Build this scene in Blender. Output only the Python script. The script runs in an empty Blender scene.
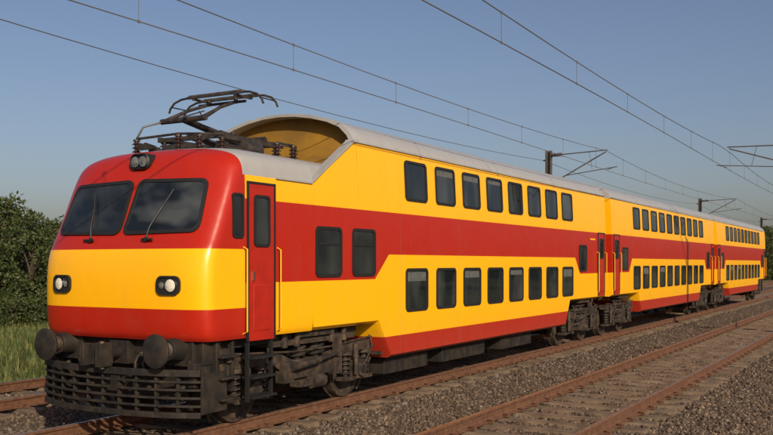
import bpy, math, random, bmesh
import numpy as np
from mathutils import Vector, Matrix
random.seed(7); rng=np.random.default_rng(11)
R=math.radians
scene=bpy.context.scene

# ---------------------------------------------------------------- materials
def new_mat(name):
    m=bpy.data.materials.new(name); m.use_nodes=True
    nt=m.node_tree; b=nt.nodes['Principled BSDF']
    return m,nt,b
def MA(nt,op,a,b=None,c=None,clamp=False):
    n=nt.nodes.new('ShaderNodeMath'); n.operation=op; n.use_clamp=clamp
    for i,v in enumerate((a,b,c)):
        if v is None: continue
        if hasattr(v,'links'): nt.links.new(v,n.inputs[i])
        else: n.inputs[i].default_value=v
    return n.outputs[0]
def MR(nt,v,a,b,c,d):
    n=nt.nodes.new('ShaderNodeMapRange'); nt.links.new(v,n.inputs[0])
    for i,x in enumerate((a,b,c,d)): n.inputs[i+1].default_value=x
    return n.outputs[0]
def MIX(nt,f,a,b,mode='MIX'):
    n=nt.nodes.new('ShaderNodeMix'); n.data_type='RGBA'; n.blend_type=mode
    for s,v in ((0,f),(6,a),(7,b)):
        if hasattr(v,'links'): nt.links.new(v,n.inputs[s])
        elif s==0: n.inputs[0].default_value=v
        else: n.inputs[s].default_value=(*v,1)
    return n.outputs[2]
def COORD(nt,kind='Object',scale=(1,1,1)):
    t=nt.nodes.new('ShaderNodeTexCoord'); mp=nt.nodes.new('ShaderNodeMapping')
    mp.inputs['Scale'].default_value=scale
    nt.links.new(t.outputs[kind],mp.inputs[0]); return mp.outputs[0]
def NOISE(nt,co,scale,detail=4,rough=.55):
    n=nt.nodes.new('ShaderNodeTexNoise'); n.inputs['Scale'].default_value=scale
    n.inputs['Detail'].default_value=detail; n.inputs['Roughness'].default_value=rough
    nt.links.new(co,n.inputs['Vector']); return n.outputs['Fac']
def BUMP(nt,h,strength,dist,b):
    n=nt.nodes.new('ShaderNodeBump'); n.inputs['Strength'].default_value=strength
    n.inputs['Distance'].default_value=dist
    nt.links.new(h,n.inputs['Height']); nt.links.new(n.outputs[0],b.inputs['Normal'])
def pbr(name,c1,c2=None,scale=5,rough=.6,metal=0,bump=0,bd=.01,lo=.35,hi=.65,stretch=(1,1,1)):
    m,nt,b=new_mat(name)
    b.inputs['Roughness'].default_value=rough; b.inputs['Metallic'].default_value=metal
    if c2 is None: b.inputs['Base Color'].default_value=(*c1,1); return m
    co=COORD(nt,'Object',stretch); n=NOISE(nt,co,scale)
    f=MR(nt,n,lo,hi,0,1)
    nt.links.new(MIX(nt,f,c1,c2),b.inputs['Base Color'])
    if bump: BUMP(nt,n,bump,bd,b)
    return m

YEL=(.85,.425,.003); RED=(.37,.016,.006); GRY=(.34,.345,.36)
def livery(name,kind):
    m,nt,b=new_mat(name)
    tc=nt.nodes.new('ShaderNodeTexCoord'); sp=nt.nodes.new('ShaderNodeSeparateXYZ')
    nt.links.new(tc.outputs['Object'],sp.inputs[0]); Y=sp.outputs[1]; Z=sp.outputs[2]
    L=lambda a,c: MA(nt,'LESS_THAN',a,c)
    G=lambda a,c: MA(nt,'GREATER_THAN',a,c)
    A=lambda a,c: MA(nt,'MULTIPLY',a,c)
    O=lambda a,c: MA(nt,'MAXIMUM',a,c)
    if kind=='lead':
        low=MA(nt,'ADD',MR(nt,Y,12.5,12.95,1.92,2.32),MR(nt,Y,22.65,23.05,0,-.42))
        band=A(A(G(Z,low),L(Z,3.02)),G(Y,9.2))
        cab=A(G(Z,2.36),L(Y,9.2))
        st=MA(nt,'ADD',MA(nt,'MULTIPLY',L(Y,9.25),.64),.96)
        red=O(O(band,cab),L(Z,st))
        grey=O(G(Z,4.07),A(A(G(Z,3.33),G(Y,9.16)),L(Y,10.76)))
        y0=13.34
    else:
        low=MA(nt,'ADD',MR(nt,Y,27.9,28.25,1.9,2.32),MR(nt,Y,39.95,40.3,0,-.42))
        band=A(G(Z,low),L(Z,3.02))
        red=O(band,L(Z,.96)); grey=G(Z,4.07); y0=28.25
    col=MIX(nt,red,YEL,RED); col=MIX(nt,grey,col,GRY)
    co=COORD(nt,'Object',(1,1.2,.25)); n1=NOISE(nt,co,3.0,6,.6)
    co2=COORD(nt,'Object'); n2=NOISE(nt,co2,.9,4)
    n3=NOISE(nt,co2,14,6,.7)
    cs_=COORD(nt,'Object',(1,9,.5)); n4=NOISE(nt,cs_,1.6,3,.6)
    streak=MR(nt,n4,.60,.78,0,.10)
    lowd=MR(nt,Z,1.35,.6,0,.25)
    d=MA(nt,'ADD',MA(nt,'MULTIPLY',MR(nt,n1,.48,.8,0,1),.06),MA(nt,'MULTIPLY',lowd,MR(nt,n3,.3,.7,.2,1)))
    d=MA(nt,'ADD',d,streak)
    d=MA(nt,'ADD',d,MA(nt,'MULTIPLY',grey,MR(nt,n1,.3,.75,0,.15)))
    fr=MA(nt,'FRACT',MA(nt,'DIVIDE',MA(nt,'SUBTRACT',Y,y0),2.32))
    seam=A(A(L(fr,.0035),G(Y,12.5)),L(Z,4.05)); d=MA(nt,'ADD',d,MA(nt,'MULTIPLY',seam,.4),clamp=True)
    col=MIX(nt,d,col,(.16,.11,.07))
    nt.links.new(col,b.inputs['Base Color'])
    r=MA(nt,'ADD',MR(nt,n1,.3,.7,.24,.34),MA(nt,'MULTIPLY',d,.5)); nt.links.new(r,b.inputs['Roughness'])
    b.inputs['Specular IOR Level'].default_value=.45
    h=MA(nt,'ADD',n2,MA(nt,'MULTIPLY',n3,.01)); BUMP(nt,h,.4,.04,b)
    return m
m_lead=livery('livery_paint_power_car','lead'); m_coach=livery('livery_paint_coach','coach')
m_red=pbr('red_door_paint',RED,(.31,.014,.006),6,.38)
m_yel=pbr('yellow_paint',YEL,(.7,.38,.02),6,.45)
m_fascia_shade=pbr('shade_toned_yellow_paint',(.24,.125,.007),(.15,.08,.011),2.0,.7)  # darkened body yellow: shade on the roof fascia painted into the colour
m_grey=pbr('roof_grey_paint',(.34,.345,.36),(.26,.26,.26),1.2,.5)
m_rub=pbr('black_rubber',(.012,.012,.013),rough=.55)
m_under=pbr('underframe_dusty_steel',(.008,.007,.006),(.042,.029,.020),5,.7,0,.5,.01,.42,.78)
m_under2=pbr('bogie_dusty_steel',(.016,.012,.010),(.080,.053,.035),7,.75,0,.5,.01,.40,.72)
m_steel=pbr('worn_steel',(.24,.21,.18),(.12,.09,.065),8,.45,.7)
m_panto=pbr('pantograph_steel',(.025,.023,.024),(.07,.055,.048),9,.5,.3)
m_insul=pbr('brown_insulator',(.05,.022,.016),(.03,.016,.016),9,.25)
m_chrome=pbr('chrome',(.7,.7,.7),rough=.15,metal=1)
m_lens=pbr('lamp_lens',(.70,.68,.60),(.45,.44,.40),30,.12)
m_lensd=pbr('unlit_lamp_lens',(.20,.20,.19),(.07,.07,.07),18,.08)
m_bell=pbr('gangway_bellows',(.02,.02,.022),(.05,.045,.04),6,.8)
m_steel_wheel=pbr('wheel_steel',(.03,.024,.02),(.09,.062,.045),9,.6,.3)
def glassmat(name,hi,cut=(.42,.68),sc=1.3,st=(1,1,.5)):
    m,nt,b=new_mat(name)
    g=nt.nodes.new('ShaderNodeNewGeometry')
    ri=g.outputs['Random Per Island']
    co=COORD(nt,'Object',st); n=NOISE(nt,co,sc,2)
    f=MA(nt,'MULTIPLY',MR(nt,n,cut[0],cut[1],0,1),MR(nt,ri,0,1,.25,1))
    col=MIX(nt,f,(.008,.011,.014),hi)
    nt.links.new(col,b.inputs['Base Color'])
    b.inputs['Roughness'].default_value=.04; b.inputs['IOR'].default_value=1.6
    BUMP(nt,NOISE(nt,co,.9,2),.3,.03,b)
    return m
m_glass=glassmat('dark_window_glass',(.06,.068,.072))
m_wind=glassmat('windscreen_glass',(.075,.085,.09),(.40,.62),1.5,(1,1.6,1.6))  # paler noise patches paint reflections into the glass base colour
m_curt=pbr('window_blind',(.10,.11,.11),(.06,.065,.065),12,.8)

# ---------------------------------------------------------------- mesh builder
class MB:
    def __init__(s): s.v=[];s.f=[];s.m=[]
    def add(s,vs,fs,mat=0):
        o=len(s.v); s.v+= [tuple(p) for p in vs]
        for f in fs: s.f.append(tuple(i+o for i in f)); s.m.append(mat)
    def box(s,c,d,mat=0,rx=0,ry=0,rz=0):
        M=Matrix.Rotation(rz,3,'Z')@Matrix.Rotation(ry,3,'Y')@Matrix.Rotation(rx,3,'X')
        c=Vector(c); vs=[]
        for x in(-1,1):
            for y in(-1,1):
                for z in(-1,1): vs.append(c+M@Vector((x*d[0]/2,y*d[1]/2,z*d[2]/2)))
        s.add(vs,[(0,1,3,2),(4,6,7,5),(0,4,5,1),(2,3,7,6),(0,2,6,4),(1,5,7,3)],mat)
    def cyl(s,p0,p1,r,r2=None,n=12,mat=0,caps=True):
        p0=Vector(p0);p1=Vector(p1); r2=r if r2 is None else r2
        a=(p1-p0).normalized(); u=a.orthogonal().normalized(); w=a.cross(u)
        vs=[]
        for p,rr in((p0,r),(p1,r2)):
            for i in range(n):
                t=2*math.pi*i/n; vs.append(p+(u*math.cos(t)+w*math.sin(t))*rr)
        fs=[(i,(i+1)%n,n+(i+1)%n,n+i) for i in range(n)]
        if caps: fs+=[tuple(range(n-1,-1,-1)),tuple(range(n,2*n))]
        s.add(vs,fs,mat)
    def tube(s,pts,r,n=6,mat=0):
        pts=[Vector(p) for p in pts]; vs=[]
        rs=r if isinstance(r,(list,tuple)) else [r]*len(pts)
        up=None
        for i,p in enumerate(pts):
            t=(pts[min(i+1,len(pts)-1)]-pts[max(i-1,0)]).normalized()
            if up is None: up=t.orthogonal().normalized()
            up=(up-t*up.dot(t)); up=up.normalized() if up.length>1e-6 else t.orthogonal().normalized()
            w=t.cross(up)
            for k in range(n):
                a=2*math.pi*k/n; vs.append(p+(up*math.cos(a)+w*math.sin(a))*rs[i])
        fs=[]
        for i in range(len(pts)-1):
            for k in range(n):
                fs.append((i*n+k,i*n+(k+1)%n,(i+1)*n+(k+1)%n,(i+1)*n+k))
        fs+=[tuple(range(n-1,-1,-1)),tuple(range((len(pts)-1)*n,len(pts)*n))]
        s.add(vs,fs,mat)
    def prism(s,poly,x0,x1,mat=0):
        n=len(poly); vs=[(x0,y,z) for y,z in poly]+[(x1,y,z) for y,z in poly]
        fs=[tuple(range(n)),tuple(range(2*n-1,n-1,-1))]+[(i,(i+1)%n,n+(i+1)%n,n+i) for i in range(n)]
        s.add(vs,fs,mat)
    def coil(s,c,r,h,turns=5,wire=.02,mat=0):
        pts=[]; N=turns*10
        for i in range(N+1):
            a=2*math.pi*i/10; pts.append((c[0]+r*math.cos(a),c[1]+r*math.sin(a),c[2]+h*i/N))
        s.tube(pts,wire,5,mat)
    def grid(s,rows,mat=0,closed=False):
        n=len(rows[0]); vs=[p for r in rows for p in r]; fs=[]
        for i in range(len(rows)-1):
            for k in range(n-1 if not closed else n):
                k2=(k+1)%n; fs.append((i*n+k,i*n+k2,(i+1)*n+k2,(i+1)*n+k))
        s.add(vs,fs,mat)
    def obj(s,name,mats,parent=None,angle=35,bevel=0,fixn=True,loc=(0,0,0)):
        me=bpy.data.meshes.new(name); me.from_pydata(s.v,[],s.f)
        for m in mats: me.materials.append(m)
        me.polygons.foreach_set('material_index',s.m)
        me.polygons.foreach_set('use_smooth',[True]*len(s.f))
        if fixn:
            bm=bmesh.new(); bm.from_mesh(me)
            bmesh.ops.recalc_face_normals(bm,faces=bm.faces); bm.to_mesh(me); bm.free()
        me.set_sharp_from_angle(angle=R(angle)); me.update()
        o=bpy.data.objects.new(name,me); scene.collection.objects.link(o); o.location=loc
        if parent: o.parent=parent
        if bevel:
            b=o.modifiers.new('bevel','BEVEL'); b.width=bevel; b.segments=2; b.limit_method='ANGLE'; b.angle_limit=R(40)
        return o
def empty(name,loc=(0,0,0)):
    e=bpy.data.objects.new(name,None); scene.collection.objects.link(e); e.location=loc; e.empty_display_size=.3; return e

def rpoly(pts,r,seg=5):
    out=[]; n=len(pts)
    for i in range(n):
        p=Vector(pts[i]); a=(Vector(pts[i-1])-p); b=(Vector(pts[(i+1)%n])-p)
        a.normalize(); b.normalize(); ang=a.angle(b)
        d=r/math.tan(ang/2); c=p+(a+b).normalized()*(r/math.sin(ang/2))
        s0=p+a*d; e0=p+b*d
        a0=math.atan2(s0.y-c.y,s0.x-c.x); a1=math.atan2(e0.y-c.y,e0.x-c.x)
        da=(a1-a0+math.pi)%(2*math.pi)-math.pi
        for k in range(seg+1):
            t=a0+da*k/seg; out.append((c.x+r*math.cos(t),c.y+r*math.sin(t)))
    return out
def rrect(a0,a1,b0,b1,r,seg=5): return rpoly([(a0,b0),(a1,b0),(a1,b1),(a0,b1)],r,seg)

# ---------------------------------------------------------------- train
W=1.49
def sx(z): return float(np.interp(z,[.6,3.0,3.4,3.9,4.05],[W,W,1.478,1.452,1.44]))
TX=-8.92
train=empty('double_decker_train',(TX,0,0))
SIDE_MATS=[m_rub,m_glass,m_red,m_chrome,m_grey,m_yel,m_steel,m_curt]
def side_win(mb,sg,y0,y1,z0,z1,r=.09,fw=.045,off=0,split=None,fm=0,sash=False):
    o=rrect(y0,y1,z0,z1,r); i=rrect(y0+fw,y1-fw,z0+fw,z1-fw,max(r-fw*.5,.02)); n=len(o)
    P=lambda pts,d:[(sg*(sx(z)+off+d),y,z) for y,z in pts]
    rows=[P(o,-.01),P(o,.020),P(i,.020),P(i,.003)]
    mb.grid([r+[r[0]] for r in rows],fm)
    mb.add(P(i,.0035),[tuple(range(n))],1)
    if split: mb.box((sg*(sx(split)+off+.010),(y0+y1)/2,split),(.012,y1-y0-2*fw,.03),fm)
    if sash and random.random()<.3:
        hh=random.uniform(.12,.3)*(z1-z0); zc=z1-fw-.012-hh/2
        mb.box((sg*(sx(zc)+off+.002),(y0+y1)/2,zc),(.006,y1-y0-2*fw-.06,hh-.02),7,ry=0)
def door(mb,sg,y0,y1,z0,z1,win=True):
    for (a,b,c,d) in ((y0-.03,y0,z0,z1+.03),(y1,y1+.03,z0,z1+.03)):
        mb.box((sg*(W+.006),(a+b)/2,(c+d)/2),(.03,b-a,d-c),0)
    mb.box((sg*(W+.007),(y0+y1)/2,z1+.015),(.03,y1-y0,.028),0)
    mb.box((sg*(W+.002),(y0+y1)/2,(z0+z1)/2),(.02,y1-y0-.004,z1-z0),2)
    if win: side_win(mb,sg,y0+.1,y1-.1,z0+(z1-z0)*.60,z1-.14,.06,.035,off=.012)
    for yy in (y0-.09,y1+.09):
        mb.tube([(sg*(W-.01),yy,z0+.1),(sg*(W+.06),yy,z0+.13),(sg*(W+.06),yy,z0+1.2),(sg*(W-.01),yy,z0+1.23)],.011,6,5)
    mb.box((sg*(W+.02),y0+.09,z0+.85),(.03,.03,.12),3)
    o=rrect(y0+.09,y1-.09,z0+.12,z0+(z1-z0)*.36,.03,3); i=rrect(y0+.105,y1-.105,z0+.135,z0+(z1-z0)*.36-.015,.02,3)
    mb.grid([q+[q[0]] for q in ([(sg*(W+.0125),a,c) for a,c in o],[(sg*(W+.019),a,c) for a,c in i])],2)
    mb.add([(sg*(W+.019),a,c) for a,c in i],[tuple(range(len(i)))],2)

def full_section(bot):
    h=[(0,bot),(W-.07,bot),(W,bot+.05),(W,1.6),(W,2.36),(W,3.0),(1.478,3.4),(1.452,3.9),(1.44,4.05),(1.425,4.12),(1.37,4.22),(1.22,4.36),(.98,4.46),(.66,4.54),(.33,4.59),(0,4.605)]
    return [(x,z) for x,z in h]+[(-x,z) for x,z in h[-2:0:-1]]
def body_loft(mb,st,capf=True,capb=True,mat=0):
    rows=[[(x,y,z) for x,z in full_section(b)] for y,b in st]
    mb.grid(rows,mat,closed=True)
    n=len(rows[0])
    if capf: mb.add(rows[0],[tuple(range(n))],mat)
    if capb: mb.add(rows[-1],[tuple(range(n))],mat)

# --- cab : smooth rounded shell defined level by level
LV=np.array([ # z, halfwidth, yfront, corner depth, exponent
(1.20,1.455,8.42,.32,3.5),(1.27,1.49,8.36,.33,3.5),(1.60,1.49,8.335,.33,3.5),(2.00,1.49,8.335,.33,3.5),(2.25,1.49,8.36,.34,3.5),
(2.38,1.49,8.405,.34,3.5),(2.50,1.49,8.465,.35,3.5),(2.75,1.49,8.58,.36,3.5),(3.00,1.488,8.68,.37,3.4),(3.20,1.487,8.76,.38,3.4),
(3.34,1.480,8.81,.40,3.3),(3.47,1.465,8.855,.43,3.3),(3.585,1.415,8.92,.48,3.2),(3.665,1.30,9.01,.54,3.1),(3.72,1.11,9.13,.56,3.0),(3.755,.80,9.34,.48,2.8),(3.775,.42,9.62,.3,2.5),(3.78,.02,9.95,.05,2.3)])
u0=np.arange(len(LV)); ud=np.linspace(0,len(LV)-1,(len(LV)-1)*5+1)
D=np.stack([np.interp(ud,u0,LV[:,k]) for k in range(5)],1)
for _ in range(6):
    D2=D.copy(); D2[1:-1]=.25*D[:-2]+.5*D[1:-1]+.25*D[2:]; D=D2
def lv(z): return [float(np.interp(z,D[:,0],D[:,k])) for k in range(1,5)]
def surfP(x,z,off=0):
    def Yf(x,z):
        w,yf,cr,n=lv(z); q=min(abs(x)/w,.9999)
        return yf+cr*(1-(1-q**n)**(1/n))
    y=Yf(x,z); e=.01
    tx=Vector((2*e,Yf(x+e,z)-Yf(x-e,z),0)); tz=Vector((0,Yf(x,z+e)-Yf(x,z-e),2*e))
    return Vector((x,y,z))+tx.cross(tz).normalized()*off
cab=MB(); rows=[]
N=90
for z,w,yf,cr,n in D:
    bk=[max(yb,yf+cr+.03*k) for k,yb in ((3,10.75),(2,10.2),(1,9.7))]
    row=[(w,yb,z) for yb in bk]
    for k in range(N+1):
        a=math.pi/2-math.pi*k/N
        s_,c_=math.sin(a),abs(math.cos(a))
        row.append((w*math.copysign(abs(s_)**(2/n),s_),yf+cr*(1-c_**(2/n)),z))
    row+=[(-w,yb,z) for yb in bk[::-1]]
    rows.append(row)
cab.grid(rows,0)
cab.add(rows[0],[tuple(range(len(rows[0])))],1)
cab.obj('cab_shell',[m_lead,m_under],train,60)

def patch(mb,outline,off,mat,rings=8):
    cx=sum(p[0] for p in outline)/len(outline); cz=sum(p[1] for p in outline)/len(outline)
    rows=[]
    for k in range(rings+1):
        f=1-k/rings
        if k==rings: f=.02
        r=[surfP(cx+(x-cx)*f,cz+(z-cz)*f,off) for x,z in outline]; rows.append(r+[r[0]])
    mb.grid(rows,mat)
    mb.add(rows[-1][:-1],[tuple(range(len(outline)))],mat)
def dens(o):
    out=[]
    for i in range(len(o)):
        a,b=o[i],o[(i+1)%len(o)]
        k=12 if math.hypot(a[0]-b[0],a[1]-b[1])>.15 else 1
        for j in range(k):
            t=j/k; out.append((a[0]+(b[0]-a[0])*t,a[1]+(b[1]-a[1])*t))
    return out
def frame_patch(mb,out,inn,off,mat,back=-.012,ib=.008):
    A=[surfP(x,z,back) for x,z in out];B=[surfP(x,z,off) for x,z in out]
    C=[surfP(x,z,off) for x,z in inn];Dd=[surfP(x,z,ib) for x,z in inn]
    mb.grid([r+[r[0]] for r in (A,B,C,Dd)],mat)
cf=MB()
for sg in(-1,1):
    q=lambda e:[(sg*(.02-e),2.54-e),(sg*(1.27+e),2.56-e),(sg*(1.20+e),3.26+e),(sg*(.045-e),3.29+e)]
    out=dens(rpoly(q(.0),.11,6)); inn=dens(rpoly(q(-.045),.085,6))
    if len(out)!=len(inn): out=rpoly(q(.0),.11,6); inn=rpoly(q(-.045),.085,6)
    frame_patch(cf,out,inn,.026,0); patch(cf,inn,.014,1,10)
    hx=sg*.96
    out=rrect(hx-.18,hx+.18,1.78,2.02,.085,6); inn=rrect(hx-.155,hx+.155,1.803,1.997,.068,6)
    frame_patch(cf,out,inn,.035,0); patch(cf,inn,.014,0,4)
    for dx,rr in((.045*sg,.086),(-.092*sg,.046)):
        p1=surfP(hx+dx,1.90,.014); p2=surfP(hx+dx,1.90,.034); p3=surfP(hx+dx,1.90,.046)
        cf.cyl(p1,p2,rr,rr*.97,24,3); cf.cyl(p2,p3,rr*.88,rr*.55,24,4 if rr>.06 else 5)
    a=surfP(sg*.50,2.47,.03); b=surfP(sg*.53,2.61,.07)
    cf.tube([a,b,surfP(sg*.62,2.88,.05)],.011,6,0); cf.tube([surfP(sg*.50,2.61,.042),surfP(sg*.72,3.12,.042)],.009,6,0)
    cf.cyl(surfP(sg*.50,2.47,-.01),surfP(sg*.50,2.47,.045),.032,mat=0); cf.tube([surfP(sg*.44,2.465,.04),surfP(sg*.62,2.465,.04)],.016,6,0)
ZC=3.54; YL=8.80
ring=rrect(-.18,.18,ZC-.11,ZC+.11,.10,6)
F=lambda k:[(x*k,(z-ZC)*k+ZC) for x,z in ring]
rows=[[(x,9.2,z) for x,z in ring],[(x,YL+.04,z) for x,z in ring],[(x,YL+.01,z) for x,z in ring],[(x,YL-.01,z) for x,z in F(.88)],[(x,YL+.03,z) for x,z in F(.83)]]
cf.grid([r+[r[0]] for r in rows],0); cf.add(rows[-1],[tuple(range(len(ring)))],0)
for x in(-.072,.072):
    cf.cyl((x,YL+.035,ZC),(x,YL,ZC),.070,n=24,mat=3); cf.cyl((x,YL+.001,ZC),(x,YL-.012,ZC),.062,.04,n=24,mat=5)
cf.obj('cab_windscreen_and_lamps',[m_rub,m_wind,m_red,m_chrome,m_lens,m_lensd],train,40)

# --- lead body
lb=MB()
body_loft(lb,[(12.0,1.2),(12.62,1.2),(13.02,.6),(17,.6),(21.9,.6),(22.25,1.2),(25.4,1.2)],capf=False)
eave=lambda y: float(np.interp(y,[10.75,11.85,12.0],[3.31,4.05,4.05]))
for sg in(-1,1):
    rows=[]
    for y in (10.75,11.0,11.3,11.6,11.85,12.0):
        e=eave(y); r=[(sg*(W-.07),y,1.2),(sg*W,y,1.25),(sg*W,y,1.6),(sg*W,y,2.36),(sg*W,y,3.0),(sg*sx((3+e)/2),y,(3+e)/2),(sg*sx(e),y,e)]
        r+=[(sg*(sx(e)-.09),y,e),(sg*(W-.11),y,3.2)]
        rows.append(r)
    lb.grid(rows,0)
    for a,b in (((10.70,3.335),(11.86,4.08)),((11.86,4.08),(12.02,4.10))):
        L=math.hypot(b[0]-a[0],b[1]-a[1]); an=math.atan2(b[1]-a[1],b[0]-a[0])
        lb.box((sg*(sx((a[1]+b[1])/2)-.04),(a[0]+b[0])/2,(a[1]+b[1])/2),(.13,L+.02,.045),1,rx=an)
lb.add([(W-.07,10.75,1.2),(-W+.07,10.75,1.2),(-W+.07,12.0,1.2),(W-.07,12.0,1.2)],[(0,1,2,3)],3)
half=[(w,z) for z,w,*_ in D if z>=3.34][::2]
prof=half+[(-x,z) for x,z in half[::-1]]
prof=[(max(-1.40,min(1.40,x)),z) for x,z in prof]
lb.grid([[(x,y,z-.002) for x,z in prof] for y in (10.75,11.5,12.3)],1)
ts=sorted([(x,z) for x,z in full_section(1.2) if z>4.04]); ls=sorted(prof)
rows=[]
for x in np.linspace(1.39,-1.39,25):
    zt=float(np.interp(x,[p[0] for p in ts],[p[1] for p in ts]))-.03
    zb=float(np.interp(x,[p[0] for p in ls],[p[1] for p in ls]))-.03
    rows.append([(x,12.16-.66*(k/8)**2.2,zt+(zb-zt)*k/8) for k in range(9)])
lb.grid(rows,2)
sec=[(x,z) for x,z in full_section(1.2) if z>4.0]
o=[(x*1.006,z+.012) for x,z in sec]; i=[(x*.965,z-.035) for x,z in sec]
lb.grid([[(x,12.2,z) for x,z in o],[(x,11.90,z) for x,z in o],[(x,11.90,z) for x,z in i],[(x,12.18,z) for x,z in i]],1)
lb.obj('power_car_body',[m_lead,m_grey,m_fascia_shade,m_under],train,38)

# --- side fittings lead
sf=MB()
for sg in(1,-1):
    for k in range(8):
        y=13.52+1.16*k
        side_win(sf,sg,y,y+.82,3.25,3.95,sash=True); side_win(sf,sg,y,y+.82,1.34,2.09,sash=True)
    side_win(sf,sg,10.80,11.50,1.97,2.72,split=2.46); side_win(sf,sg,11.80,12.50,1.97,2.72,split=2.46)
    side_win(sf,sg,22.95,23.6,1.96,2.66)
    door(sf,sg,24.65,25.2,1.26,3.0)
    door(sf,sg,9.26,9.80,1.16,3.22)
    side_win(sf,sg,8.94,9.16,2.50,3.08,.05,.03)
    sf.box((sg*1.445,(12.0+25.38)/2,4.085),(.035,13.38,.03),4)
    sf.box((sg*(W+.0),10.29,3.335),(.03,.86,.025),4)
    for yy in (9.28,9.78): sf.box((sg*(W-.03),yy,.76),(.05,.035,.80),0)
    for zz in (.42,.68,.94): sf.box((sg*(W-.02),9.53,zz),(.2,.5,.03),0)
    for k,wd in enumerate((.05,.035,.05,.04,.05,.03,.05)):
        sf.box((sg*(W+.0015),23.98+k*.065,2.83),(.004,wd,.045),5)
sf.obj('power_car_windows_and_doors',SIDE_MATS,train,35)

# --- coach body
cb=MB()
body_loft(cb,[(26.0,1.2),(29.05,1.2),(29.4,.6),(34,.6),(38.8,.6),(39.15,1.2),(42.2,1.2)])
cs=MB()
for sg in(1,-1):
    for k in range(10):
        y=28.42+1.155*k
        side_win(cs,sg,y,y+.82,3.25,3.95,sash=True); side_win(cs,sg,y,y+.82,1.34,2.09,sash=True)
    side_win(cs,sg,27.1,27.75,1.96,2.66); side_win(cs,sg,40.4,41.0,1.96,2.66)
    door(cs,sg,26.2,26.75,1.26,3.0); door(cs,sg,41.45,42.0,1.26,3.0)
    cs.box((sg*1.445,34.1,4.085),(.035,16.16,.03),4)
o1=cb.obj('coach_body',[m_coach],train,38); o2=cs.obj('coach_windows_and_doors',SIDE_MATS,train,35)
for src,nm in((o1,'rear_coach_body'),(o2,'rear_coach_windows_and_doors')):
    o=bpy.data.objects.new(nm,src.data); scene.collection.objects.link(o); o.parent=train; o.location=(0,16.85,0)
rs=MB()
sec=[(x,z) for x,z in full_section(1.2) if z>4.1]
for y in list(np.arange(13.3,25.2,1.98))+list(np.arange(27,42,1.98))+list(np.arange(43.9,59,1.98)):
    rs.grid([[(x*1.003,y,z+.001) for x,z in sec],[(x*1.005,y+.01,z+.006) for x,z in sec],[(x*1.005,y+.03,z+.006) for x,z in sec],[(x*1.003,y+.04,z+.001) for x,z in sec]],0)
rs.obj('roof_ribs',[m_grey],train,40)
gw=MB()
for y0,y1 in((25.4,26.0),(42.2,42.85)):
    for k in range(5):
        a=y0+(y1-y0)*k/5; s_=.98 if k%2 else .9
        gw.box((0,a+.06,2.55),(2*s_,(y1-y0)/5-.004,2.7+(.12 if k%2 else 0)),0)
    gw.cyl((0,y0-.3,.95),(0,y1+.3,.95),.1,mat=1)
    for sg in(-1,1):
        gw.tube([(sg*.9,y0-.02,1.15),(sg*.9,y0+.12,.85),(sg*.9,y1-.12,.85),(sg*.9,y1+.02,1.15)],.03,6,1)
        gw.tube([(sg*1.2,y0-.02,1.4),(sg*1.2,y0+.2,1.1),(sg*1.2,y1-.1,1.15),(sg*1.2,y1+.02,1.4)],.022,6,1)
gw.obj('gangways_and_couplers',[m_bell,m_under],train,30)

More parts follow.
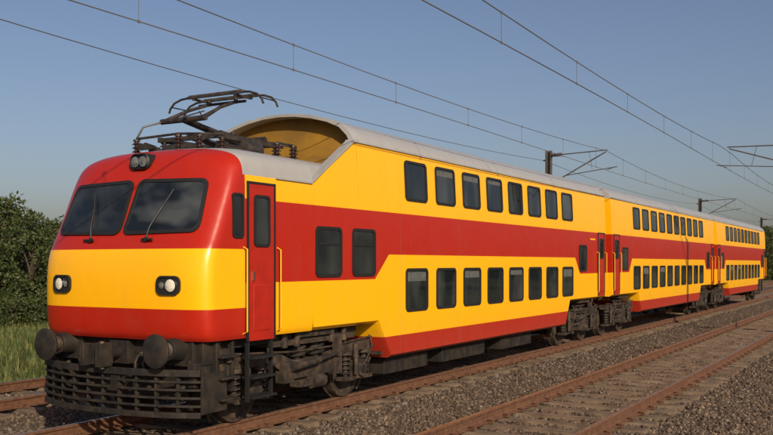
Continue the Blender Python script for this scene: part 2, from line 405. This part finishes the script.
# --- bogies
def bogie(yc,wb,name,heavy=False):
    b=MB(); rw=.47
    for wy in(-wb/2,wb/2):
        y=yc+wy
        b.cyl((-1.0,y,rw-.01),(1.0,y,rw-.01),.08,mat=0)
        for sg in(-1,1):
            b.cyl((sg*.82,y,rw-.01),(sg*.95,y,rw-.01),rw,rw-.01,36,1)
            b.cyl((sg*.79,y,rw-.01),(sg*.82,y,rw-.01),rw+.028,rw+.028,36,1)
            b.cyl((sg*.95,y,rw-.01),(sg*.955,y,rw-.01),rw-.07,rw-.07,30,0)
            b.cyl((sg*.95,y,rw-.01),(sg*1.0,y,rw-.01),.17,.13,20,0)
            b.box((sg*1.14,y,rw),(.24,.30,.30),0); b.cyl((sg*1.22,y,rw),(sg*1.31,y,rw),.13,.115,18,0)
            b.cyl((sg*1.31,y,rw),(sg*1.32,y,rw),.07,.07,10,2)
            for k in(-1,1):
                b.box((sg*1.14,y+k*.27,rw-.14),(.2,.26,.06),0)
                b.coil((sg*1.14,y+k*.28,rw-.11),.085,.36,5,.02,2)
                b.cyl((sg*1.14,y+k*.28,rw-.1),(sg*1.14,y+k*.28,rw+.25),.045,mat=0)
                b.cyl((sg*1.14,y+k*.28,rw+.24),(sg*1.14,y+k*.28,rw+.30),.12,mat=0,n=16)
                b.box((sg*.88,y+k*(rw+.07),rw),(.1,.09,.34),0)
                b.tube([(sg*1.0,y+k*(rw+.08),.78),(sg*1.0,y+k*(rw+.08),.35)],.022,6,0)
            b.tube([(sg*1.28,y+.1,rw+.08),(sg*1.30,y+.3,rw+.35),(sg*1.2,y+.35,1.05)],.014,5,0)
            b.cyl((sg*1.27,y-.16,rw-.08),(sg*1.27,y-.16,rw+.2),.035,mat=0); b.cyl((sg*1.27,y-.16,rw+.2),(sg*1.27,y-.16,rw+.42),.05,mat=0)
    h=wb/2
    for sg in(-1,1):
        poly=[(yc-h-.55,.80),(yc-h-.55,.92),(yc-h+.5,.94),(yc-.45,.78),(yc+.45,.78),(yc+h-.5,.94),(yc+h+.55,.92),(yc+h+.55,.80),
              (yc+h+.3,.77),(yc+h-.45,.76),(yc+.5,.50),(yc-.5,.50),(yc-h+.45,.76),(yc-h-.3,.77)]
        b.prism(poly,sg*1.05,sg*1.23,0)
        for k in((-.24,.24) if wb>2 else (-.2,.2)):
            b.coil((sg*1.13,yc+k,.76),.13,.36,4,.028,2); b.cyl((sg*1.13,yc+k,.74),(sg*1.13,yc+k,1.14),.07,mat=0)
            b.cyl((sg*1.13,yc+k,.73),(sg*1.13,yc+k,.78),.17,mat=0,n=18)
        b.box((sg*1.1,yc,1.15),(.5,.9,.09),0)
        b.cyl((sg*1.33,yc-.6,.68),(sg*1.33,yc+.1,.74),.05,mat=0,n=12); b.cyl((sg*1.33,yc+.1,.74),(sg*1.33,yc+.6,.8),.03,mat=2,n=10)
        b.box((sg*1.3,yc+.62,.92),(.1,.12,.34),0)
        b.cyl((sg*1.27,yc-.05,.42),(sg*1.27,yc+.25,.42),.10,mat=0,n=16)
        b.box((sg*1.2,yc,.42),(.2,.7,.10),0)
        b.tube([(sg*1.25,yc-h-.5,.98),(sg*1.25,yc-.5,.90),(sg*1.25,yc+.5,.9),(sg*1.25,yc+h+.5,.98)],.018,6,0)
        if heavy:
            for k in(-1,1):
                b.box((sg*1.18,yc+k*(h+.66),.86),(.34,.28,.42),0); b.tube([(sg*1.1,yc+k*(h+.62),.66),(sg*.9,yc+k*(h+.55),.2),(sg*.88,yc+k*(h+.46),.06)],.025,6,0)
                b.cyl((sg*1.36,yc+k*(h+.66),.9),(sg*1.36,yc+k*(h+.66),1.0),.06,mat=0)
            b.box((sg*1.22,yc-.62,.62),(.16,.24,.30),0); b.box((sg*1.22,yc+.66,.60),(.16,.2,.26),0)
            b.box((sg*1.16,yc+.05,1.04),(.26,2.2,.08),0)
            for k in(-.75,-.45,.45,.8): b.cyl((sg*1.3,yc+k,.98),(sg*1.3,yc+k,1.18),.05,mat=0)
    b.box((0,yc,.7),(2.0,.5,.25),0); b.box((0,yc-.2,.5),(1.2,wb*.75,.45),0)
    return b.obj(name,[m_under2,m_steel_wheel,m_under],train,35,.006)
bogie(11.05,2.75,'front_bogie',True)
bogie(23.9,1.9,'power_car_rear_bogie')
for o_,n_ in((27.75,'coach_front_bogie'),(40.45,'coach_rear_bogie'),(27.75+16.85,'rear_coach_front_bogie'),(40.45+16.85,'rear_coach_rear_bogie')): bogie(o_,1.9,n_)

# --- underframe, buffers, cowcatcher
u=MB()
u.box((0,8.74,1.05),(2.66,.34,.30),0)
u.box((0,10.6,1.12),(2.5,3.4,.12),0)
for yy,l in ((14,1.6),(16.4,2.0),(19.2,1.8)): u.box((0,yy,.42),(2.5,l,.26),0)
for sg in(-1,1):
    u.box((sg*.99,8.54,1.08),(.46,.06,.40),0)
    for a in(-1,1):
        for c_ in(-1,1): u.cyl((sg*.99+a*.18,8.52,1.08+c_*.14),(sg*.99+a*.18,8.49,1.08+c_*.14),.025,n=6,mat=0)
    u.cyl((sg*.99,8.52,1.10),(sg*.99,8.30,1.10),.16,.13,20,0); u.cyl((sg*.99,8.32,1.10),(sg*.99,8.13,1.10),.095,n=18,mat=1)
    u.cyl((sg*.99,8.13,1.10),(sg*.99,8.09,1.10),.205,.215,32,0); u.cyl((sg*.99,8.09,1.10),(sg*.99,8.065,1.10),.215,.15,32,0)
    for k,x in enumerate((.36,.50,.66)):
        x*=sg; u.cyl((x,8.58,1.0),(x,8.48,1.0),.035,mat=1)
        u.tube([(x,8.48,1.0),(x,8.42,.98),(x,8.38,.90),(x,8.39,.76),(x+.03*sg,8.44,.66),(x+.09*sg,8.48,.70)],.022,7,0)
    u.box((sg*1.25,8.64,.78),(.12,.4,.3),0)
    u.box((sg*1.36,8.77,.86),(.08,.06,.66),0); u.box((sg*1.36,9.07,.86),(.08,.05,.66),0)
    for zz in(.45,.72,.99): u.box((sg*1.40,8.92,zz),(.2,.34,.03),0)
u.box((0,8.52,1.02),(.34,.16,.30),0); u.cyl((0,8.52,1.02),(0,8.22,1.02),.075,n=14,mat=0)
u.box((-.03,8.15,1.02),(.26,.22,.26),0); u.box((.13,8.07,1.02),(.1,.2,.30),0); u.box((-.14,8.02,1.02),(.07,.14,.28),0)
u.cyl((.12,8.05,1.19),(.12,8.05,.84),.035,mat=1); u.tube([(0,8.28,.95),(.02,8.24,.80),(0,8.26,.62)],.03,6,0)
fy=lambda x: 8.16+.30*(abs(x)/1.4)**2.6
xs=np.linspace(-1.40,1.40,21)
for zz,hh in((.30,.07),(.41,.028),(.51,.028),(.61,.028),(.71,.028),(.82,.085)):
    for a,b_ in zip(xs[:-1],xs[1:]):
        ya,yb=fy(a),fy(b_); an=math.atan2(yb-ya,b_-a)
        u.box(((a+b_)/2,(ya+yb)/2-(.012 if hh>.04 else 0),zz),(math.hypot(b_-a,yb-ya)+.002,.05,hh),0,rz=an)
for x in xs[::2]: u.box((x,fy(x)+.03,.56),(.032,.06,.51),0)
for x in(-1.15,-.7,-.25,.25,.7,1.15): u.tube([(x,fy(x)+.05,.6),(x*.95,8.68,.92)],.035,6,0)
u.box((0,8.74,.66),(2.3,.03,.52),0)
for sg in(-1,1):
    u.box((sg*1.40,8.70,.56),(.03,.46,.50),0)
    u.tube([(sg*1.05,8.5,.8),(sg*.88,8.9,.12)],.04,6,0)
u.obj('underframe_buffers_and_cowcatcher',[m_under,m_steel,m_red],train,35,.005)

# --- pantograph + roof gear
p=MB()
def insul(x,y,z,h,r=.06):
    p.cyl((x,y,z),(x,y,z+h),r*.5,mat=1)
    n=max(3,int(h/.05))
    for k in range(n):
        zz=z+h*(k+.5)/n; p.cyl((x,y,zz-.014),(x,y,zz+.012),r*1.15,r*.6,16,1)
    p.cyl((x,y,z+h),(x,y,z+h+.03),r*.8,mat=0); p.cyl((x,y,z-.03),(x,y,z),r*1.1,mat=0)
for x in(-.55,.55):
    for y in(9.85,11.1): insul(x,y,3.72,.21)
for x in(-.55,.55): p.box((x,10.5,3.98),(.07,1.5,.07),0)
for y in(9.85,11.1): p.box((0,y,3.985),(1.2,.07,.06),0)
p.cyl((-.5,10.9,4.04),(.5,10.9,4.04),.055,n=14,mat=0)
K=(9.66,4.22); H=(10.50,4.58)
p.tube([(0,10.9,4.04),(0,K[0],K[1])],[.06,.045],10,0); p.tube([(.12,10.7,4.0),(.10,K[0]-.1,K[1]+.03)],.02,7,0)
p.cyl((-.42,K[0],K[1]),(.42,K[0],K[1]),.04,n=12,mat=0)
for sg in(-1,1):
    p.tube([(sg*.38,K[0],K[1]),(sg*.3,10.1,4.44),(sg*.26,H[0],H[1])],[.03,.026,.022],8,0)
    p.tube([(-sg*.36,K[0]+.02,K[1]),(sg*.05,10.05,4.40)],.010,5,0)
    p.cyl((sg*.26,H[0],H[1]-.02),(sg*.26,H[0],H[1]+.06),.03,mat=0)
    p.cyl((sg*.3,10.65,4.01),(sg*.3,10.1,4.06),.05,mat=0); p.coil((sg*.3,10.4,4.03),.05,.08,3,.01,0)
p.tube([(0,K[0]+.1,K[1]-.03),(.0,H[0],H[1]-.03)],.012,6,0)
p.cyl((-.45,H[0],H[1]),(.45,H[0],H[1]),.022,n=10,mat=0)
for dy in(-.17,.17):
    y=H[0]+dy
    p.box((0,y,H[1]+.10),(1.06,.045,.035),0); p.box((0,y,H[1]+.127),(1.0,.035,.016),2)
    for sg in(-1,1):
        p.tube([(sg*.53,y,H[1]+.10),(sg*.66,y,H[1]+.09),(sg*.80,y,H[1]+.045),(sg*.88,y,H[1]-.03),(sg*.91,y,H[1]-.10)],.017,7,0)
for sg in(-1,1):
    p.box((sg*.4,H[0],H[1]+.07),(.04,.40,.03),0); p.tube([(sg*.86,H[0]-.17,H[1]-.01),(sg*.86,H[0]+.17,H[1]-.01)],.011,6,0)
for x,y,z in((.55,9.38,3.69),(-.6,9.35,3.69),(.1,9.45,3.73),(.95,10.6,3.69),(.95,11.0,3.69),(.75,11.3,3.72)): insul(x,y,z,.22,.06)
p.tube([(.55,9.38,3.95),(.1,9.45,3.99),(-.6,9.35,3.95)],.018,6,0)
p.tube([(.55,9.38,3.95),(.60,9.85,4.0)],.018,6,0); p.tube([(.95,10.6,3.94),(.95,11.0,3.94),(.75,11.3,3.97),(.6,11.1,3.99)],.02,6,0)
p.tube([(-.6,9.35,3.95),(-.52,9.4,4.12),(-.38,K[0],K[1])],.014,6,0)
p.cyl((.85,9.95,3.79),(.85,10.3,3.79),.10,n=16,mat=0)
p.box((-.2,9.85,3.83),(.5,.3,.12),0); p.cyl((.2,10.2,3.86),(.2,10.8,3.86),.09,n=16,mat=0)
for x in(-.35,-.45): p.cyl((x,9.47,3.83),(x,9.27,3.82),.02,.055,14,0)
p.box((-.4,9.5,3.77),(.16,.08,.12),0)
p.obj('pantograph_and_roof_gear',[m_panto,m_insul,m_steel],train,35)

# ---------------------------------------------------------------- tracks
m_rail=pbr('rusty_rail',(.085,.037,.02),(.15,.07,.038),12,.8,.1,.2)
m_railtop=pbr('polished_rail_head',(.46,.35,.26),(.30,.20,.14),4,.38,.8)
m_sleep=pbr('dusty_concrete_sleeper',(.185,.135,.095),(.095,.064,.042),3.5,.9,0,.3,.01)
prof=[(-.07,-.172),(-.07,-.160),(-.02,-.140),(-.010,-.125),(-.010,-.055),(-.034,-.040),(-.036,-.012),(-.028,-.002),(.028,-.002),(.036,-.012),(.034,-.040),(.010,-.055),(.010,-.125),(.02,-.140),(.07,-.160),(.07,-.172)]
rl=MB()
ysr=list(np.arange(-80,120,10))+list(np.arange(120,701,40))
for sg in(-1,1):
    cx=sg*.872
    rws=[[(cx+x,y,z) for x,z in prof] for y in ysr]; n=len(prof)
    o=len(rl.v); rl.v+=[p_ for r in rws for p_ in r]
    for i_ in range(len(ysr)-1):
        for k in range(n-1):
            rl.f.append((o+i_*n+k,o+i_*n+k+1,o+(i_+1)*n+k+1,o+(i_+1)*n+k)); rl.m.append(1 if k==7 else 0)
sl=MB()
for i_,y in enumerate(np.arange(-20,200,.62)):
    yy=y+random.uniform(-.015,.015); dz=random.uniform(-.006,.004)
    vs=[]
    for x in(-1.34,-.62,.62,1.34):
        top=-.178 if abs(x)>1 else -.192
        for (dy,z) in((-.14,-.36),(-.115,top),(.115,top),(.14,-.36)): vs.append((x,yy+dy,z+dz))
    fs=[]
    for a in range(3):
        for k in range(4): fs.append((a*4+k,a*4+(k+1)%4,(a+1)*4+(k+1)%4,(a+1)*4+k))
    fs+=[(0,1,2,3),(12,13,14,15)]
    sl.add(vs,fs,0)
    if -5<y<60:
        for sg in(-1,1):
            for k in(-1,1):
                sl.box((sg*.872+k*.105,yy,-.158),(.07,.09,.035),1); sl.tube([(sg*.872+k*.13,yy-.05,-.14),(sg*.872+k*.07,yy-.03,-.125),(sg*.872+k*.07,yy+.03,-.125),(sg*.872+k*.13,yy+.05,-.14)],.010,5,1)
rme=sme=None
for x in [TX,-4.52,-13.4]:
    t=empty('railway_track',(x,0,0))
    if rme is None:
        a=rl.obj('rails',[m_rail,m_railtop],t,30); b=sl.obj('sleepers',[m_sleep,m_rail],t,30); rme,sme=a.data,b.data
    else:
        for nm,me in(('rails',rme),('sleepers',sme)):
            o=bpy.data.objects.new(nm,me); scene.collection.objects.link(o); o.parent=t

# ---------------------------------------------------------------- ground & ballast
def groundmat():
    m,nt,b=new_mat('grassy_ground'); co=COORD(nt,'Object')
    a=NOISE(nt,co,.06,5); c=NOISE(nt,co,1.3,6,.65)
    col=MIX(nt,MR(nt,c,.3,.7,0,1),(.035,.06,.012),(.10,.115,.03))
    col=MIX(nt,MR(nt,a,.48,.62,0,.8),col,(.16,.115,.06))
    nt.links.new(col,b.inputs['Base Color']); b.inputs['Roughness'].default_value=.95; BUMP(nt,c,.8,.1,b); return m
def ballmat():
    m,nt,b=new_mat('ballast_gravel'); co=COORD(nt,'Object')
    v=nt.nodes.new('ShaderNodeTexVoronoi'); v.inputs['Scale'].default_value=19; nt.links.new(co,v.inputs['Vector'])
    sep=nt.nodes.new('ShaderNodeSeparateColor'); nt.links.new(v.outputs['Color'],sep.inputs[0])
    n=NOISE(nt,co,.8,5)
    col=MIX(nt,sep.outputs[0],(.038,.027,.020),(.135,.098,.070))
    col=MIX(nt,MR(nt,n,.35,.65,0,.6),col,(.080,.050,.031))
    nt.links.new(col,b.inputs['Base Color']); b.inputs['Roughness'].default_value=.95
    h=MA(nt,'SUBTRACT',1,v.outputs['Distance']); BUMP(nt,h,1,.04,b); return m
g=MB(); g.add([(-2500,-2500,-.80),(2500,-2500,-.80),(2500,3500,-.80),(-2500,3500,-.80)],[(0,1,2,3)]); g.obj('ground',[groundmat()],fixn=False)
bx=[-17.4,-16.6,-15.6,-15.2,-14.9,-13.4,-11.9,-11.2,-10.5,-8.92,-7.4,-6.7,-6.0,-4.52,-3.0,-2.4,-1.6,-.4,.8]
bz=[-.84,-.75,-.40,-.26,-.24,-.235,-.24,-.30,-.24,-.235,-.24,-.31,-.24,-.235,-.24,-.27,-.42,-.55,-.84]
bg=MB(); X=np.arange(-17.4,.81,.2)
def bh(x,y): return float(np.interp(x,bx,bz))+.018*math.sin(x*5.1+y*1.3)*math.sin(y*2.1-x)+.012*math.sin(x*9+y*4.3)
Ys=list(np.arange(-30,60,.35))+list(np.arange(60,700,8))
bg.grid([[(x,y,bh(x,y)) for x in X] for y in Ys]); bg.obj('ballast',[ballmat()],angle=80,fixn=False)

def scatter(name,pts,col_objs,smin,smax,fullrot,seed=0):
    c=bpy.data.collections.new(name+'_variants')
    for o in col_objs: c.objects.link(o)
    me=bpy.data.meshes.new(name); me.from_pydata(pts,[],[]); ob=bpy.data.objects.new(name,me); scene.collection.objects.link(ob)
    ng=bpy.data.node_groups.new(name,'GeometryNodeTree')
    ng.interface.new_socket('Geometry',in_out='INPUT',socket_type='NodeSocketGeometry')
    ng.interface.new_socket('Geometry',in_out='OUTPUT',socket_type='NodeSocketGeometry')
    N_=ng.nodes; gi=N_.new('NodeGroupInput'); go=N_.new('NodeGroupOutput')
    ip=N_.new('GeometryNodeInstanceOnPoints'); ci=N_.new('GeometryNodeCollectionInfo')
    ci.inputs['Collection'].default_value=c; ci.inputs['Separate Children'].default_value=True; ci.inputs['Reset Children'].default_value=True
    ip.inputs['Pick Instance'].default_value=True
    rv=N_.new('FunctionNodeRandomValue'); rv.data_type='FLOAT_VECTOR'; t=6.283
    rv.inputs[0].default_value=(0,0,0); rv.inputs[1].default_value=(t,t,t) if fullrot else (.12,.12,t); rv.inputs['Seed'].default_value=seed
    sv=N_.new('FunctionNodeRandomValue'); sv.data_type='FLOAT'; sv.inputs[2].default_value=smin; sv.inputs[3].default_value=smax; sv.inputs['Seed'].default_value=seed+5
    l=ng.links.new
    l(gi.outputs[0],ip.inputs['Points']); l(ci.outputs[0],ip.inputs['Instance']); l(rv.outputs[0],ip.inputs['Rotation']); l(sv.outputs[1],ip.inputs['Scale']); l(ip.outputs[0],go.inputs[0])
    md=ob.modifiers.new('scatter','NODES'); md.node_group=ng
    return ob
ms,nt,b=new_mat('crushed_stone')
oi=nt.nodes.new('ShaderNodeObjectInfo'); cr=nt.nodes.new('ShaderNodeValToRGB')
cr.color_ramp.elements[0].color=(.034,.023,.017,1); cr.color_ramp.elements[1].color=(.20,.155,.118,1)
e=cr.color_ramp.elements.new(.5); e.color=(.082,.057,.040,1); e=cr.color_ramp.elements.new(.82); e.color=(.12,.086,.062,1)
nt.links.new(oi.outputs['Random'],cr.inputs[0]); nt.links.new(cr.outputs[0],b.inputs['Base Color']); b.inputs['Roughness'].default_value=.9
stones=[]
for k in range(5):
    bm=bmesh.new(); bmesh.ops.create_icosphere(bm,subdivisions=1,radius=1)
    for v in bm.verts: v.co=Vector((v.co.x*1.15,v.co.y*.9,v.co.z*.7))*random.uniform(.72,1.15)
    me=bpy.data.meshes.new('stone'); bm.to_mesh(me); bm.free(); me.materials.append(ms); stones.append(bpy.data.objects.new('stone_piece',me))
cand=rng.uniform([-16.6,1.5],[.3,75],size=(420000,2))
dist=np.hypot(cand[:,0],cand[:,1]); keep=rng.uniform(0,1,len(cand))<np.clip((15/dist)**1.6,0,1)
for tx_ in (TX,-4.52,-13.4):
    on=(np.abs(cand[:,0]-tx_)<1.3)&(np.abs(((cand[:,1]+20+.31)%.62)-.31)<.12)
    keep&=~(on&(rng.uniform(0,1,len(cand))<.82))
    keep&=~(np.abs(np.abs(cand[:,0]-tx_)-.872)<.07)
cand=cand[keep]
scatter('gravel',[(x,y,bh(x,y)+.004) for x,y in cand],stones,.018,.040,True)

mg,nt,b=new_mat('grass_blades'); oi=nt.nodes.new('ShaderNodeObjectInfo')
nt.links.new(MIX(nt,oi.outputs['Random'],(.030,.062,.010),(.13,.13,.038)),b.inputs['Base Color']); b.inputs['Roughness'].default_value=.7
tufts=[]
for k in range(4):
    t=MB()
    for j in range(16):
        a=random.uniform(0,6.28); r=random.uniform(0,.14); x,y=r*math.cos(a),r*math.sin(a); h=random.uniform(.12,.36); l=random.uniform(.05,.2); w=.011
        dx,dy=math.cos(a)*l,math.sin(a)*l; px,py=-math.sin(a)*w,math.cos(a)*w
        t.add([(x-px,y-py,0),(x+px,y+py,0),(x+dx*.4+px*.8,y+dy*.4+py*.8,h*.6),(x+dx*.4-px*.8,y+dy*.4-py*.8,h*.6),(x+dx,y+dy,h)],[(0,1,2,3),(3,2,4)])
    o=t.obj('tuft',[mg],fixn=False); scene.collection.objects.unlink(o); tufts.append(o)
gp=[]
for _ in range(26000): gp.append((random.uniform(-48,-16.6),random.uniform(-8,48),-.8))
for _ in range(7000):
    x=random.uniform(-17.8,-15.9); y=random.uniform(-8,70); gp.append((x,y,bh(max(x,-17.3),y)-.03))
scatter('grass',gp,tufts,.5,1.5,False,3)

# ---------------------------------------------------------------- trees
ml,nt,b=new_mat('leaves'); gg=nt.nodes.new('ShaderNodeNewGeometry')
c=MIX(nt,gg.outputs['Random Per Island'],(.024,.045,.010),(.085,.105,.028)); nt.links.new(c,b.inputs['Base Color']); b.inputs['Roughness'].default_value=.55
tr=nt.nodes.new('ShaderNodeBsdfTranslucent'); nt.links.new(c,tr.inputs[0]); mx=nt.nodes.new('ShaderNodeMixShader'); mx.inputs[0].default_value=.3
nt.links.new(b.outputs[0],mx.inputs[1]); nt.links.new(tr.outputs[0],mx.inputs[2]); nt.links.new(mx.outputs[0],nt.nodes['Material Output'].inputs[0])
mbk=pbr('bark',(.09,.065,.045),(.045,.033,.025),6,.95,0,.6,.03)
def tree_mesh(h,rad,seed,low=.25,clumps=75,leaves=80,ls=.10):
    rg=np.random.default_rng(seed); t=MB()
    tp=[(0,0,-.1)]
    for k in range(1,6): tp.append((rg.normal(0,.05)*k,rg.normal(0,.05)*k,h*.16*k))
    t.tube(tp,[h*.032*(1-k*.15) for k in range(6)],9,1)
    cents=[]
    for k in range(clumps):
        a=rg.uniform(0,6.283); u_=rg.uniform(0,1)**.6; zz=rg.uniform(low,1.0)
        env=math.sin(math.pi*min(1,max(0.05,(zz-low*.7)/(1.06-low*.7))))**.55
        r=rad*env*u_*rg.uniform(.8,1.15); cents.append((r*math.cos(a),r*math.sin(a),zz*h*rg.uniform(.93,1.04)))
    for k in range(0,clumps,4):
        cx,cy,cz=cents[k]; bz_=max(.25*h*low+.3,cz*.55); s0=(0,0,min(bz_,h*.75))
        t.tube([s0,(cx*.5,cy*.5,(s0[2]+cz)/2+.1),(cx,cy,cz)],[h*.012,h*.008,h*.003],5,1)
    V=[];F=[]
    for cx,cy,cz in cents:
        cr_=rad*rg.uniform(.16,.30); n=int(leaves*rg.uniform(.6,1.3))
        d=rg.normal(size=(n,3)); d/=np.linalg.norm(d,axis=1)[:,None]; q=d*(cr_*rg.uniform(.45,1,size=(n,1))**.7); q[:,2]*=.75
        for p_ in q:
            a=rg.normal(size=3); a/=np.linalg.norm(a); b_=np.cross(a,rg.normal(size=3)); b_/=np.linalg.norm(b_); s=ls*rg.uniform(.6,1.3)
            P=np.array([cx,cy,cz])+p_; i0=len(V)
            V+= [tuple(P-a*s),tuple(P+b_*s*.5),tuple(P+a*s),tuple(P-b_*s*.5)]; F.append((i0,i0+1,i0+2,i0+3))
    t.add(V,F,0)
    return t
tms=[]
for i_,(h,r_,lo) in enumerate(((6.2,2.6,.12),(5.2,2.9,.08),(7.0,2.9,.18))):
    o=tree_mesh(h,r_,20+i_,lo,90,85,.11).obj('tree_src',[ml,mbk],fixn=False,angle=60); scene.collection.objects.unlink(o); tms.append(o.data)
o=tree_mesh(1.9,1.6,77,.02,45,70,.08).obj('b',[ml,mbk],fixn=False,angle=60); scene.collection.objects.unlink(o); bush=o.data
th=R(30)
def wp(px,Z):
    Xc=(px-386)/900*Z; return (-math.sin(th)*Z+math.cos(th)*Xc, math.cos(th)*Z+math.sin(th)*Xc)
def place(nm,me,x,y,s,parent=None):
    o=bpy.data.objects.new(nm,me); scene.collection.objects.link(o); o.location=(x,y,-.85); o.rotation_euler=(0,0,random.uniform(0,6.28)); o.scale=(s*random.uniform(.9,1.1),s*random.uniform(.9,1.1),s)
    if parent: o.parent=parent
for px,Z,k,s in((2,46,0,1.0),(30,45,1,.88),(58,50,0,.85),(-35,47,2,.88),(-80,44,1,.9),(95,52,2,.8),(15,53,1,1.08),(45,56,2,.78)):
    x,y=wp(px,Z); place('tree',tms[k],x,y,s)
for px,Z,s in((-8,41,.9),(12,40,.75),(30,41,.8),(48,42,.9),(70,43,.9),(-35,41,1)):
    x,y=wp(px,Z); place('bush',bush,x,y,s)
tl=empty('distant_trees')
for _ in range(150):
    y=random.uniform(55,600); x=-np.interp(y,[50,150,600],[36,21,26])-random.uniform(0,16)*(1+y/200); place('far_tree',tms[random.randrange(3)],x,y,random.uniform(.75,1.05)*(1+y/900),tl)
for _ in range(70):
    y=random.uniform(60,260); x=-np.interp(y,[60,260],[22,17])-random.uniform(0,5); place('far_tree',tms[random.randrange(3)],x,y,random.uniform(.7,1.0)*(1+y/500),tl)
for _ in range(90):
    y=random.uniform(-80,500); place('far_tree',tms[random.randrange(3)],random.uniform(28,60),y,random.uniform(.8,1.3),tl)
for _ in range(60):
    place('far_tree',tms[random.randrange(3)],random.uniform(-150,-60),random.uniform(-60,60),random.uniform(.8,1.2),tl)
for _ in range(40):
    y=random.uniform(600,700); place('far_tree',tms[random.randrange(3)],random.uniform(-60,60),y,random.uniform(1.2,1.6),tl)

# ---------------------------------------------------------------- overhead line
m_wire=pbr('oxidised_copper_wire',(.10,.10,.105),rough=.6)
m_mast=pbr('galvanised_mast',(.11,.10,.095),(.07,.055,.045),4,.6,.3)
ow=MB()
MY=[3.5+27.5*k for k in range(-3,12)]
def mess(y,off=0):
    k=(y+off-3.5)/27.5; t=k-math.floor(k); return 6.10-.30*(1-(2*t-1)**2)
for X0,off in((-9.02,0),(-5.27,-1.3)):
    ys=np.arange(MY[0],MY[-1],2.75)
    ow.tube([(X0+.12*math.sin(y/27.5*math.pi),y,mess(y,off)) for y in ys],.0095,6)
    ow.tube([(X0+.12*math.sin(y/27.5*math.pi),y,5.42) for y in ys],.0095,6)
    for y in np.arange(8.8-3.5*14,230,3.5):
        x=X0+.12*math.sin(y/27.5*math.pi); ow.tube([(x,y,mess(y,off)),(x,y,5.42)],.005,5)
        for zz in (mess(y,off),5.42): ow.box((x,y,zz),(.016,.04,.04),0)
# return conductor carried on the far masts
ow.tube([(-11.34,y,mess(y,0)-.22) for y in np.arange(MY[0],MY[-1],2.75)],.009,6)
e=empty('overhead_wires'); ow.obj('catenary_wires',[m_wire],e,60)
def mast(x,y,xw,sg):
    m=MB()
    for k in(-1,1): m.box((k*.09,0,2.62),(.014,.2,7.2),0)
    m.box((0,0,2.62),(.166,.014,7.2),0)
    m.box((0,0,-.7),(.6,.6,.5),2)
    L=(xw-x)
    def ins(a,b):
        a=Vector(a);b=Vector(b); m.cyl(a,b,.03,mat=1)
        for k in range(6):
            c=a.lerp(b,(k+.5)/6); d=(b-a).normalized()*.015; m.cyl(c-d,c+d,.075,.045,12,1)
    m.tube([(0,0,6.05),(sg*.1,0,6.05)],.03,8,0); ins((sg*.12,0,6.05),(sg*.5,0,6.06)); m.tube([(sg*.5,0,6.06),(L,0,6.12)],.02,8,0)
    ins((sg*.12,0,5.05),(sg*.48,0,5.22)); m.tube([(sg*.48,0,5.22),(L*.98,0,6.06)],.022,8,0)
    m.tube([(sg*.62,0,5.30),(L+sg*.35,0,5.52)],.015,8,0); m.tube([(L+sg*.3,0,5.52),(L,0,5.43)],.012,6,0)
    m.tube([(L*.7,0,6.09),(L*.75,0,5.46)],.010,6,0)
    m.box((-sg*.14,0,5.88),(.12,.05,.05),0)
    return m.obj('catenary_mast',[m_mast,m_insul,m_sleep],None,35,loc=(x,y,0))
for y in MY:
    mast(-11.15,y,-9.02,1)
    if not -5<y<20: mast(-2.15,y+1.3,-5.27,-1)

# ---------------------------------------------------------------- light, world, camera
EL=25; AZ=(.78,-.625)
sd=Vector((AZ[0]*math.cos(R(EL)),AZ[1]*math.cos(R(EL)),math.sin(R(EL))))
s=bpy.data.lights.new('sun','SUN'); s.energy=4.8; s.angle=R(.5); s.color=(1,.835,.60)
so=bpy.data.objects.new('sun',s); scene.collection.objects.link(so); so.rotation_euler=sd.to_track_quat('Z','Y').to_euler()
w=bpy.data.worlds.new('World'); scene.world=w; w.use_nodes=True; nt=w.node_tree
sky=nt.nodes.new('ShaderNodeTexSky'); sky.sky_type='NISHITA'; sky.sun_disc=False; sky.sun_elevation=R(EL); sky.sun_rotation=math.atan2(AZ[0],AZ[1])
sky.air_density=1.0; sky.dust_density=2.4; sky.ozone_density=3.2
tint=nt.nodes.new('ShaderNodeMix'); tint.data_type='RGBA'; tint.blend_type='MULTIPLY'; tint.inputs[0].default_value=1
nt.links.new(sky.outputs[0],tint.inputs[6]); tint.inputs[7].default_value=(1.10,.96,.95,1)
nt.links.new(tint.outputs[2],nt.nodes['Background'].inputs[0]); nt.nodes['Background'].inputs[1].default_value=.092
c=bpy.data.cameras.new('camera'); co=bpy.data.objects.new('camera',c); scene.collection.objects.link(co)
co.location=(0,0,2.18); co.rotation_euler=(R(90),0,th); c.sensor_width=36; c.lens=36*900/773; c.shift_y=45.5/773; c.clip_end=6000
scene.camera=co
scene.view_settings.view_transform='Standard'; scene.view_settings.look='None'; scene.view_settings.exposure=0
